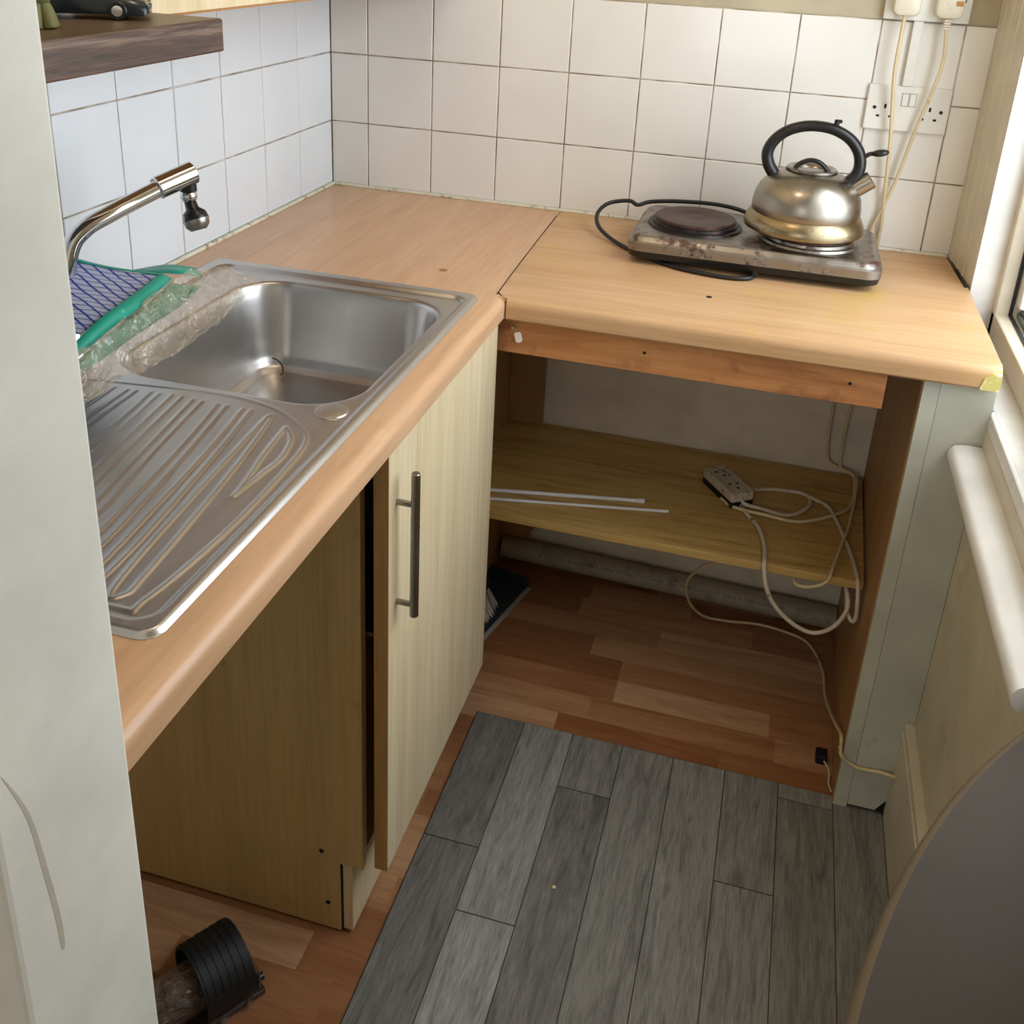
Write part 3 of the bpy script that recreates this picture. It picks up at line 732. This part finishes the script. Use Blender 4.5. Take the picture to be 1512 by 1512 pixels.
for sx in (.052, -.05):
    for sy in (-1, 1):
        b = bmesh.new(); cyl((sx, sy*.026, .0105), (sx, sy*.0345, .0105), .0105, 20, bm=b, bev=.001); cyl((sx, sy*.0345, .0105), (sx, sy*.0352, .0105), .006, 16, bm=b, mi=1)
        link('wheel', toy(b), ['black', 'chrome'], t, ang=40)
# olive figurine
b = bmesh.new()
for k in range(5):
    a = k*1.25; lx, ly = .325+.010*math.cos(a), -1.302+.012*math.sin(a)
    tube([(lx, ly, ZS+.0004), (.325+(lx-.325)*.7, -1.302+(ly+1.302)*.7, ZS+.014), (.325, -1.302, ZS+.03)], lambda q: .0075-.002*q, 10, 5, bm=b)
lathe([(0, .02), (.010, .022), (.013, .035), (.008, .045), (.006, .05), (.009, .056), (.006, .064), (0, .066)], .325, -1.302, 18, bm=b, z0=ZS)
tag(link('toy_figurine', b, 'olive', smooth=True), 'small lumpy olive green toy figurine beside the toy car', 'toy')
b = box(.10, .155, -1.13, -1.105, ZS+.0002, ZS+.075, .004); link_o = tag(link('pale_blue_box', b, 'blue_card'), 'little pale blue box standing at the back of the dark shelf', 'box')
b = box(.185, .215, -1.135, -1.112, ZS+.0002, ZS+.06, .004); tag(link('white_pot', b, 'white_pl'), 'little white container at the back of the dark shelf', 'container')

# ================================================================== HOB + KETTLE
HZ = WT+.055
t = thing('electric_hotplate', (.96, -.2, WT), 'rusty steel double electric hotplate with black base on worn worktop', 'hotplate')
HX0, HX1, HY0, HY1 = .734, 1.192, -.313, -.052
def loft(levels, cap=True, n=6, rot=0):
    b = bmesh.new(); rings = []
    for (x0, x1, y0, y1, r, z) in levels:
        rings.append([b.verts.new((x, y, z)) for x, y in rrect(x0, x1, y0, y1, r, n)])
    for A, B in zip(rings, rings[1:]):
        m_ = len(A)
        for k in range(m_): b.faces.new((A[k], A[(k+1) % m_], B[(k+1) % m_], B[k]))
    b.faces.new(rings[0][::-1]); b.faces.new(rings[-1]); return b
def ins(i, z, r=.03): return (HX0+i, HX1-i, HY0+i, HY1-i, r-i*.4, z)
b = loft([ins(.000, WT+.026), ins(.000, WT+.041), ins(.003, WT+.0435), ins(.005, WT+.045), ins(.007, WT+.051), ins(.012, WT+.0545), ins(.018, HZ)])
link('hob_top', b, 'hob', t, ang=50)
b = loft([ins(.035, WT+.006), ins(.014, WT+.008), ins(.003, WT+.014), ins(.001, WT+.0262)]); link('hob_base', b, 'black', t, ang=50)
for x, y in ((.785, -.10), (1.14, -.10), (.785, -.262), (1.14, -.262)): link('rubber_foot', cyl((x, y, WT+.0005), (x, y, WT+.0075), .012, 16), 'black_matt', t, ang=40)
b = box(.968, .980, -.309, -.29, WT+.004, WT+.020, .002); link('indicator_light', b, 'black_matt', t)
PLC = [(.8475, -.190, .079), (1.060, -.198, .080)]
for k, (px, py, r) in enumerate(PLC):
    b = lathe([(r+.012, -.0005), (r+.010, .004), (r+.003, .005), (r+.002, .010), (r-.003, .012)], px, py, 48, z0=HZ); rg = link('hotplate_ring', b, 'iron' if k == 0 else 'hob', t, ang=40)
    b = lathe([(r-.001, .002), (r-.001, .0145), (r-.004, .0175), (r*.45, .0178), (r*.40, .0165), (.012, .0165), (0, .017)], px, py, 48, z0=HZ); link('heating_plate', b, 'plate', t, ang=40)
b = tube([(.972, -.285, WT+.0045), (.968, -.318, WT+.0045), (.940, -.333, WT+.0045), (.890, -.330, WT+.0045), (.83, -.312, WT+.0045), (.76, -.262, WT+.0045), (.700, -.205, WT+.006), (.655, -.150, WT+.016), (.640, -.10, WT+.030), (.655, -.062, WT+.045), (.695, -.048, WT+.052), (.715, -.050, WT+.046), (.74, -.035, WT+.052), (.80, -.028, WT+.058), (.88, -.028, WT+.060), (.94, -.032, WT+.05), (.98, -.03, WT+.02)], .0042, 10)
link('power_cord', b, 'cord_black', t, smooth=True)

KX, KY, KZ = 1.047, -.198, HZ+.0188
t = thing('kettle', (KX, KY, KZ), 'stained stainless steel whistling kettle on the right-hand hotplate', 'kettle')
b = lathe([(0, 0), (.080, 0), (.101, .001), (.1085, .005), (.1095, .010), (.107, .020), (.102, .030), (.0975, .034)], KX, KY, 64, z0=KZ); link('kettle_base', b, 'kettle_base', t, ang=30)
b = lathe([(.0975, .034), (.0985, .036), (.0985, .048), (.0955, .066), (.0885, .082), (.077, .095), (.062, .105), (.047, .111), (.0425, .112)], KX, KY, 64, z0=KZ); link('kettle_body', b, 'kettle', t, smooth=True)
b = lathe([(.043, .110), (.0455, .112), (.0455, .116), (.043, .118), (.038, .117), (.034, .112), (.033, .110), (.02, .113), (0, .115)], KX, KY, 48, z0=KZ); lid = link('kettle_lid', b, 'kettle', t, ang=50)
b = lathe([(.0455, .1095), (.0475, .110), (.0465, .113)], KX, KY, 48, z0=KZ); link('lid_rust_ring', b, 'iron', lid)
b = tube([(KX-.031, KY, KZ+.110), (KX-.024, KY, KZ+.121), (KX-.010, KY, KZ+.129), (KX+.004, KY, KZ+.130), (KX+.018, KY, KZ+.124), (KX+.031, KY, KZ+.110)], .0042, 12, ry=1.8); link('lid_handle', b, 'black', lid, smooth=True)
hz = KZ-.0775
H = [(.992, .153), (.981, .168), (.969, .186), (.9645, .207), (.973, .229), (.993, .248), (1.020, .259), (1.048, .262), (1.077, .258), (1.104, .245), (1.122, .225), (1.129, .203), (1.127, .184), (1.117, .169), (1.106, .158)]
b = tube([(x, KY, hz+z+.008) for x, z in H], lambda q: .0100+.0026*abs(2*q-1)**2, 16, 6, ry=1.25); hd = link('kettle_handle', b, 'black', t, smooth=True)
b = tube([(1.077, KY, hz+.276), (1.079, KY, hz+.283)], .005, 10, 0); box(1.073, 1.087, KY-.004, KY+.004, hz+.279, hz+.285, .002, bm=b); link('handle_catch', b, 'black', hd)
b = tube([(1.133, KY, hz+.222), (1.142, KY, hz+.229), (1.150, KY, hz+.231)], .004, 10, 5)
q = bmesh.new(); bmesh.ops.create_uvsphere(q, u_segments=20, v_segments=12, radius=1)
bmesh.ops.scale(q, vec=(.0155, .011, .0065), verts=q.verts); bmesh.ops.rotate(q, verts=q.verts, cent=(0, 0, 0), matrix=Matrix.Rotation(math.radians(-12), 3, 'Y')); bmesh.ops.translate(q, verts=q.verts, vec=(1.160, KY, hz+.233)); add(b, q)
link('whistle_lever', b, 'black', t, smooth=True)
b = bmesh.new(); d_ = Vector((.8, 0, .62)).normalized(); p_ = Vector((1.112, KY, hz+.152))
P = [(.0165, 0), (.0165, .052), (.0145, .052), (.0132, .006), (0, .006)]
q = lathe(P, 0, 0, 28); m_ = Vector((0, 0, 1)).rotation_difference(d_).to_matrix().to_4x4(); m_.translation = p_; bmesh.ops.transform(q, matrix=m_, verts=q.verts); add(b, q)
link('spout', b, 'kettle', t, ang=40)

# ================================================================== SOCKETS, PLUGS, TRUNKING
def screwhole(b, x, y, z, mi=1): cyl((x, y, z), (x, y-.0006, z), .0036, 14, bm=b, mi=mi)
t = thing('double_wall_socket', (1.211, 0, 1.19), 'white double wall socket with two switches, lower one on the tiles', 'socket', None)
b = prism(rrect(1.1345, 1.2865, 1.151, 1.2365, .002, 3), 'y', -.0085, .0005, bev=.0012)
link('faceplate', b, 'white_pl', t)
for xc in (1.170, 1.252):
    b = bmesh.new()
    box(xc-.002, xc+.002, -.0092, -.0083, 1.1925, 1.2005, bm=b)
    box(xc-.0145, xc-.0085, -.0092, -.0083, 1.1755, 1.1795, bm=b); box(xc+.0085, xc+.0145, -.0092, -.0083, 1.1755, 1.1795, bm=b)
    link('socket_holes', b, 'hole', t)
for xc in (1.2035, 1.2175):
    link('switch_gap', box(xc-.0062, xc+.0062, -.0090, -.0084, 1.199, 1.2235), 'hole', t)
    link('rocker_switch', box(xc-.0056, xc+.0056, -.0105, -.0084, 1.1996, 1.2229, .0008), 'white_pl', t)
for xc in (1.1505, 1.2725): link('screw', cyl((xc, -.0084, 1.193), (xc, -.0094, 1.193), .0034, 16), 'iron', t)
t = thing('upper_wall_socket', (1.213, 0, 1.40), 'white double wall socket on the painted wall above the tiles', 'socket')
b = prism(rrect(1.1375, 1.2885, 1.357, 1.443, .002, 3), 'y', -.010, .0055, bev=.0012); link('faceplate', b, 'white_pl', t)
for xc in (1.2062, 1.2202): link('rocker_switch', box(xc-.0056, xc+.0056, -.0125, -.0099, 1.405, 1.428, .0008), 'white_pl', t)
link('screw', cyl((1.2745, -.0099, 1.397), (1.2745, -.0112, 1.397), .0036, 16), 'iron', t)
b = box(1.1935, 1.2105, -.011, .0008, 1.2372, 1.3565, .001)
tag(link('cable_trunking', b, 'white_pl'), 'short white cable trunking strip joining the two wall sockets', 'trunking')
def plug(parent, xc, tape):
    b = loft([(xc-.024, xc+.024, 0, .052, .010, 0), (xc-.024, xc+.024, 0, .052, .012, .018), (xc-.0225, xc+.0225, .0015, .0505, .012, .0255), (xc-.017, xc+.017, .006, .045, .010, .0285)])
    # built along z: turn so that z becomes -y
    for v in b.verts: x, y, z = v.co; v.co = Vector((x, -.0105-z, 1.3655+y))
    p = link('plug', b, 'old_pl', parent, ang=40)
    if tape: link('tape_label', box(xc+.008, xc+.0205, -.0399, -.0392, 1.389, 1.3975), 'brown_tape', p)['label'] = 'small brown tape patch'
    return p
t = thing('extension_lead', (1.0, -.19, .39), 'grubby white extension socket on the shelf with long looping cable', 'extension lead')
# block
ca = Vector((.980, -.180)); ux = Vector((.072, -.098)).normalized(); uy = Vector((-ux.y, ux.x))
Lb, Wb = .058, .027
def bw(x, y, z): p = ca+ux*x+uy*y; return Vector((p.x, p.y, z))
b = loft([(-Lb, Lb, -Wb, Wb, .004, .391), (-Lb, Lb, -Wb, Wb, .004, .405)]);
for v in b.verts: v.co = bw(v.co.x, v.co.y, v.co.z)
link('block_base', b, 'black_matt', t)
b = loft([(-Lb, Lb, -Wb, Wb, .005, .405), (-Lb, Lb, -Wb, Wb, .005, .421), (-Lb+.002, Lb-.002, -Wb+.002, Wb-.002, .005, .4235)])
for v in b.verts: v.co = bw(v.co.x, v.co.y, v.co.z)
bl = link('block_top', b, 'dirty_pl', t)
for cx_ in (-.028, .026):
    b = bmesh.new()
    for hx, hy, a_, c_ in ((.010, 0, .004, .002), (-.008, .009, .002, .0035), (-.008, -.009, .002, .0035)):
        q = box(cx_+hx-a_, cx_+hx+a_, hy-c_, hy+c_, .4233, .4240)
        for v in q.verts: v.co = bw(v.co.x, v.co.y, v.co.z)
        add(b, q)
    link('socket_holes', b, 'hole', bl)
e_ = bw(Lb+.002, 0, .408)
R = .0042; ZB = .3905+R
c1 = [tuple(bw(Lb-.004, -.002, .408)), tuple(bw(Lb+.012, -.002, .405)), (1.052, -.232, ZB+.003), (1.108, -.234, ZB), (1.148, -.182, ZB), (1.141, -.137, ZB+.001), (1.083, -.136, ZB+.001), (1.035, -.155, ZB+.002), (1.012, -.192, ZB+.004) if False else (1.02, -.17, ZB+.008)]
b = tube(c1+[(1.006, -.205, ZB), (1.024, -.254, ZB), (1.052, -.304, ZB), (1.066, -.369, ZB), (1.068, -.413, ZB), (1.069, -.4265, .386), (1.078, -.432, .350), (1.098, -.432, .313), (1.136, -.432, .280), (1.177, -.432, .268), (1.211, -.432, .291), (1.229, -.427, .335), (1.222, -.40, .362), (1.205, -.33, .366), (1.19, -.2, .3665), (1.18, -.05, .366)], R, 10)
link('cable', b, 'cord_white', t, smooth=True)
Z2 = ZB+.0005
b = tube([tuple(bw(.02, -.028, ZB)), (1.0, -.240, ZB), (1.064, -.259, ZB+.006), (1.129, -.251, ZB), (1.194, -.204, ZB), (1.232, -.152, ZB), (1.243, -.080, ZB+.004), (1.240, -.035, ZB+.012), (1.215, -.015, ZB+.014), (1.190, -.0085, ZB+.022), (1.178, -.007, .46), (1.176, -.007, .60), (1.181, -.007, .76), (1.200, -.0065, .86), (1.203, -.0065, .905), (1.2025, -.008, .944), (1.202, -.012, .966), (1.196, -.020, 1.050), (1.188, -.026, 1.144), (1.174, -.031, 1.259), (1.1735, -.030, 1.33), (1.1735, -.0285, 1.368)], .0036, 10)
link('cable', b, 'cord', t, smooth=True)
b = tube([(1.148, -.150, ZB+.004), (1.183, -.165, ZB), (1.199, -.204, ZB), (1.220, -.294, ZB), (1.234, -.380, ZB), (1.238, -.424, ZB-.002), (1.2425, -.436, .360), (1.2455, -.436, .322), (1.240, -.430, .310), (1.230, -.42, .325), (1.225, -.38, .350), (1.21, -.25, .362)], .0040, 10)
link('cable', b, 'cord_white', t, smooth=True)
plug(t, 1.175, False)
t = thing('trailing_flex', (1.24, -.2, 0), 'thin cream flex from the taped plug, trailing down to the skirting', 'cable')
b = tube([(1.2495, -.0285, 1.368), (1.250, -.030, 1.349), (1.255, -.032, 1.291), (1.246, -.032, 1.230), (1.230, -.026, 1.155), (1.215, -.020, 1.063), (1.197, -.014, .992), (1.186, -.009, .95), (1.184, -.0065, .90), (1.205, -.0065, .80), (1.211, -.007, .60), (1.209, -.008, .46), (1.214, -.015, .408), (1.232, -.018, .405), (1.2475, -.035, .404), (1.2455, -.095, .4005), (1.226, -.242, .3985), (1.209, -.323, .3985), (1.192, -.405, .3975), (1.186, -.4265, .386), (1.171, -.432, .374), (1.148, -.430, .364), (1.131, -.42, .360), (1.124, -.40, .3655), (1.110, -.38, .3665), (1.071, -.34, .345), (1.017, -.28, .295), (.959, -.22, .230), (.922, -.16, .140), (.930, -.12, .060), (.965, -.095, .010), (1.022, -.089, .0045), (1.090, -.078, .0045), (1.152, -.085, .0045), (1.205, -.110, .0045), (1.236, -.19, .0045), (1.240, -.28, .012), (1.2435, -.369, .045), (1.2445, -.47, .100), (1.2445, -.555, .150), (1.246, -.581, .132), (1.262, -.5755, .112), (1.283, -.5745, .103), (1.318, -.576, .106), (1.338, -.586, .112), (1.3395, -.594, .118)], .0033, 10, 8)
link('flex', b, 'cord', t, smooth=True)
p = plug(t, 1.2495, True)
b = bmesh.new()
for k in range(4): box(1.2435, 1.2555, -.0345, -.0225, 1.3635-.0045*k-.0035, 1.3635-.0045*k, .001, bm=b)
link('strain_relief', b, 'old_pl', p)
b = cyl((1.207, -.48, .0005), (1.207, -.48, .003), .002)
b = box(1.221, 1.243, -.475, -.448, .0005, .02, .003); tag(link('black_cable_clip', b, 'black_matt'), 'small black plastic block on the floor by the brown side panel', 'clip')
b = tube([(1.237, -.476, .012), (1.246, -.50, .012), (1.245, -.525, .008), (1.250, -.546, .0085)], .0018, 8); tag(link('loose_wire', b, 'cord_white', smooth=True), 'short loose cream wire on the floor by the black block', 'wire')

# ================================================================== RODS
def rod(p, q, r, name, label, cap):
    b = cyl(p, q, r, 16, bev=.0008)
    o = link(name, b, 'white_rod', ang=40); tag(o, label, 'rod', None)
    if cap: link('end_cap', cyl(Vector(q)-(Vector(q)-Vector(p)).normalized()*.012, Vector(q)+(Vector(q)-Vector(p)).normalized()*.002, r*1.25, 16, bev=.0008), 'white_rod', o, ang=40)
rod((.455, -.358, .3948), (.8175, -.281, .3948), .0042, 'thin_white_rod', 'white plastic rod with end cap, the rear one on the pine shelf', True)
rod((.455, -.392, .3938), (.872, -.302, .3938), .0032, 'thin_white_rod', 'thinner pointed white rod, the front one on the pine shelf', False)

# ================================================================== DUSTPAN + BRUSH
t = thing('dustpan', (.49, -.22, 0), 'dark teal plastic dustpan with grey lip on the floor inside the unit', 'dustpan')
E0, E1 = Vector((.492, -.365)), Vector((.549, -.119)); dv = (E1-E0).normalized(); nv = Vector((-dv.y, dv.x))  # nv points to -x
def dp(a, n_, z): p = E0+dv*a+nv*n_; return Vector((p.x, p.y, z))
LL = (E1-E0).length
b = bmesh.new()
vs = [dp(0, 0, .001), dp(LL, 0, .001), dp(LL-.01, .09, .010), dp(.01, .09, .010)]
def slab(b, pts, th):
    A = [b.verts.new(p) for p in pts]; B = [b.verts.new(p+Vector((0, 0, th))) for p in pts]
    b.faces.new(A); b.faces.new(B[::-1])
    for k in range(4): b.faces.new((A[k], A[(k+1) % 4], B[(k+1) % 4], B[k]))
slab(b, vs, .003); slab(b, [dp(LL, .0, .001), dp(LL+.003, .0, .001), dp(LL-.007, .09, .010), dp(LL-.010, .09, .010)], .028)
slab(b, [dp(.01, .088, .010), dp(LL-.01, .088, .010), dp(LL-.01, .092, .010), dp(.01, .092, .010)], .035)
for v in b.verts:
    if v.co.x < .4525: v.co.x = .4525
link('pan', b, 'teal', t)
b = bmesh.new(); slab(b, [dp(-.004, -.006, .0008), dp(LL+.001, -.006, .0008), dp(LL+.001, .003, .0008), dp(-.004, .003, .0008)], .0052); link('rubber_lip', b, 'grey_edge', t)
t = thing('hand_brush', (.478, -.23, .02), 'grey hand brush with pale bristles lying in the dustpan', 'brush')
b = box(.454, .478, -.285, -.205, .052, .070, .005); link('brush_back', b, 'teal', t)
b = bmesh.new(); rr = random.Random(3)
for k in range(90):
    x = rr.uniform(.457, .475); y = rr.uniform(-.280, -.210)
    e = Vector((x+.026+rr.uniform(-.004, .006), y-.012+rr.uniform(-.01, .008), .013+rr.uniform(0, .006)))
    tube([(x, y, .054), e], .0011, 4, 0, bm=b)
link('bristles', b, 'bristle', t)['kind'] = 'stuff'

# ================================================================== BLACK + CLEAR PLASTIC HEAD on floor
t = thing('vacuum_floor_head', (.36, -1.25, 0), 'black ribbed and clear plastic vacuum head on the beech floor', 'vacuum part')
ax = Vector((.055, .083, 0)).normalized(); side = Vector((-ax.y, ax.x, 0))
O = Vector((.360, -1.220, 0))
def vp(a, s_, z): return O+ax*a+side*s_+Vector((0, 0, z))
b = bmesh.new()
def arc_shell(b, a0, a1, r, zc, t0, t1, th, n=14, s0=0):
    pr = []
    for k in range(n+1):
        t_ = math.radians(t0+(t1-t0)*k/n); pr.append((s0+r*math.cos(t_), zc+r*math.sin(t_)))
    for k in range(n, -1, -1):
        t_ = math.radians(t0+(t1-t0)*k/n); pr.append((s0+(r-th)*math.cos(t_), zc+(r-th)*math.sin(t_)))
    A = [b.verts.new(vp(a0, s_, z)) for s_, z in pr]; B = [b.verts.new(vp(a1, s_, z)) for s_, z in pr]
    m_ = len(pr)
    for k in range(m_): b.faces.new((A[k], A[(k+1) % m_], B[(k+1) % m_], B[k]))
    for k in range(n):
        b.faces.new((A[k], A[k+1], A[m_-2-k], A[m_-1-k])); b.faces.new((B[k], B[k+1], B[m_-2-k], B[m_-1-k]))
arc_shell(b, -.032, .042, .055, .045, -30, 200, .004)
for k in range(6): arc_shell(b, -.028+k*.0115, -.022+k*.0115, .0560, .045, 20, 160, .002)
link('ribbed_hood', b, 'black_matt', t, ang=35)
b = bmesh.new(); cyl(vp(-.13, 0, .040), vp(.046, 0, .040), .036, 28, bm=b, bev=.003)
link('clear_chamber', b, 'clearpl', t, ang=40)
b = bmesh.new(); q = box(-.13, .058, -.050, .045, .002, .012, .002)
for v in q.verts: v.co = vp(v.co.x, v.co.y, v.co.z)
add(b, q); link('base_plate', b, 'smoke', t)
b = bmesh.new(); q = box(.050, .054, -.045, .025, .012, .048, .001)
for v in q.verts: v.co = vp(v.co.x, v.co.y, v.co.z)
add(b, q); link('clear_end_plate', b, 'clearpl', t)
for s_ in (-.038, .004): link('end_screw', cyl(vp(.054, s_, .026), vp(.060, s_, .026), .006, 14), 'black', t)
for a_ in (-.06, -.01, .03): link('side_clip', cyl(vp(a_, -.050, .010), vp(a_, -.058, .014), .005, 12), 'clearpl', t)

# ================================================================== HALF-ROUND TABLE near camera
t = thing('half_round_table', (1.25, -1.77, .76), 'dark brown glossy half-round tabletop fixed under the window', 'table')
cx_, cy_, rr_ = 2.011, -1.776, .910
def seg(r, x1): 
    a = math.acos(-(cx_-x1)/r); o = []
    for k in range(61):
        t_ = a+(2*PI-2*a)*k/60; o.append((cx_+r*math.cos(t_), cy_+r*math.sin(t_)))
    return o
levels = [(.905, .730), (.910, .735), (.9105, .748), (.9095, .7535), (.9065, .7575), (.902, .7600)]
b = bmesh.new(); rings = [[b.verts.new((x, y, z)) for x, y in seg(r, 1.353)] for r, z in levels]
for A, B in zip(rings, rings[1:]):
    m_ = len(A)
    for k in range(m_): b.faces.new((A[k], A[(k+1) % m_], B[(k+1) % m_], B[k]))
b.faces.new(rings[0][::-1])
b.faces.new([b.verts.new((x, y, .7600)) for x, y in seg(.902, 1.353)]).material_index = 1
link('tabletop', b, ['table_edge', 'table'], t, ang=50)
link('wall_batten', box(1.325, 1.3535, -2.2, -1.3, .68, .7295, .002), 'table_edge', t)
link('support_leg', cyl((1.16, -1.776, .0045), (1.16, -1.776, .7295), .016, 20), 'handle', t, ang=40)
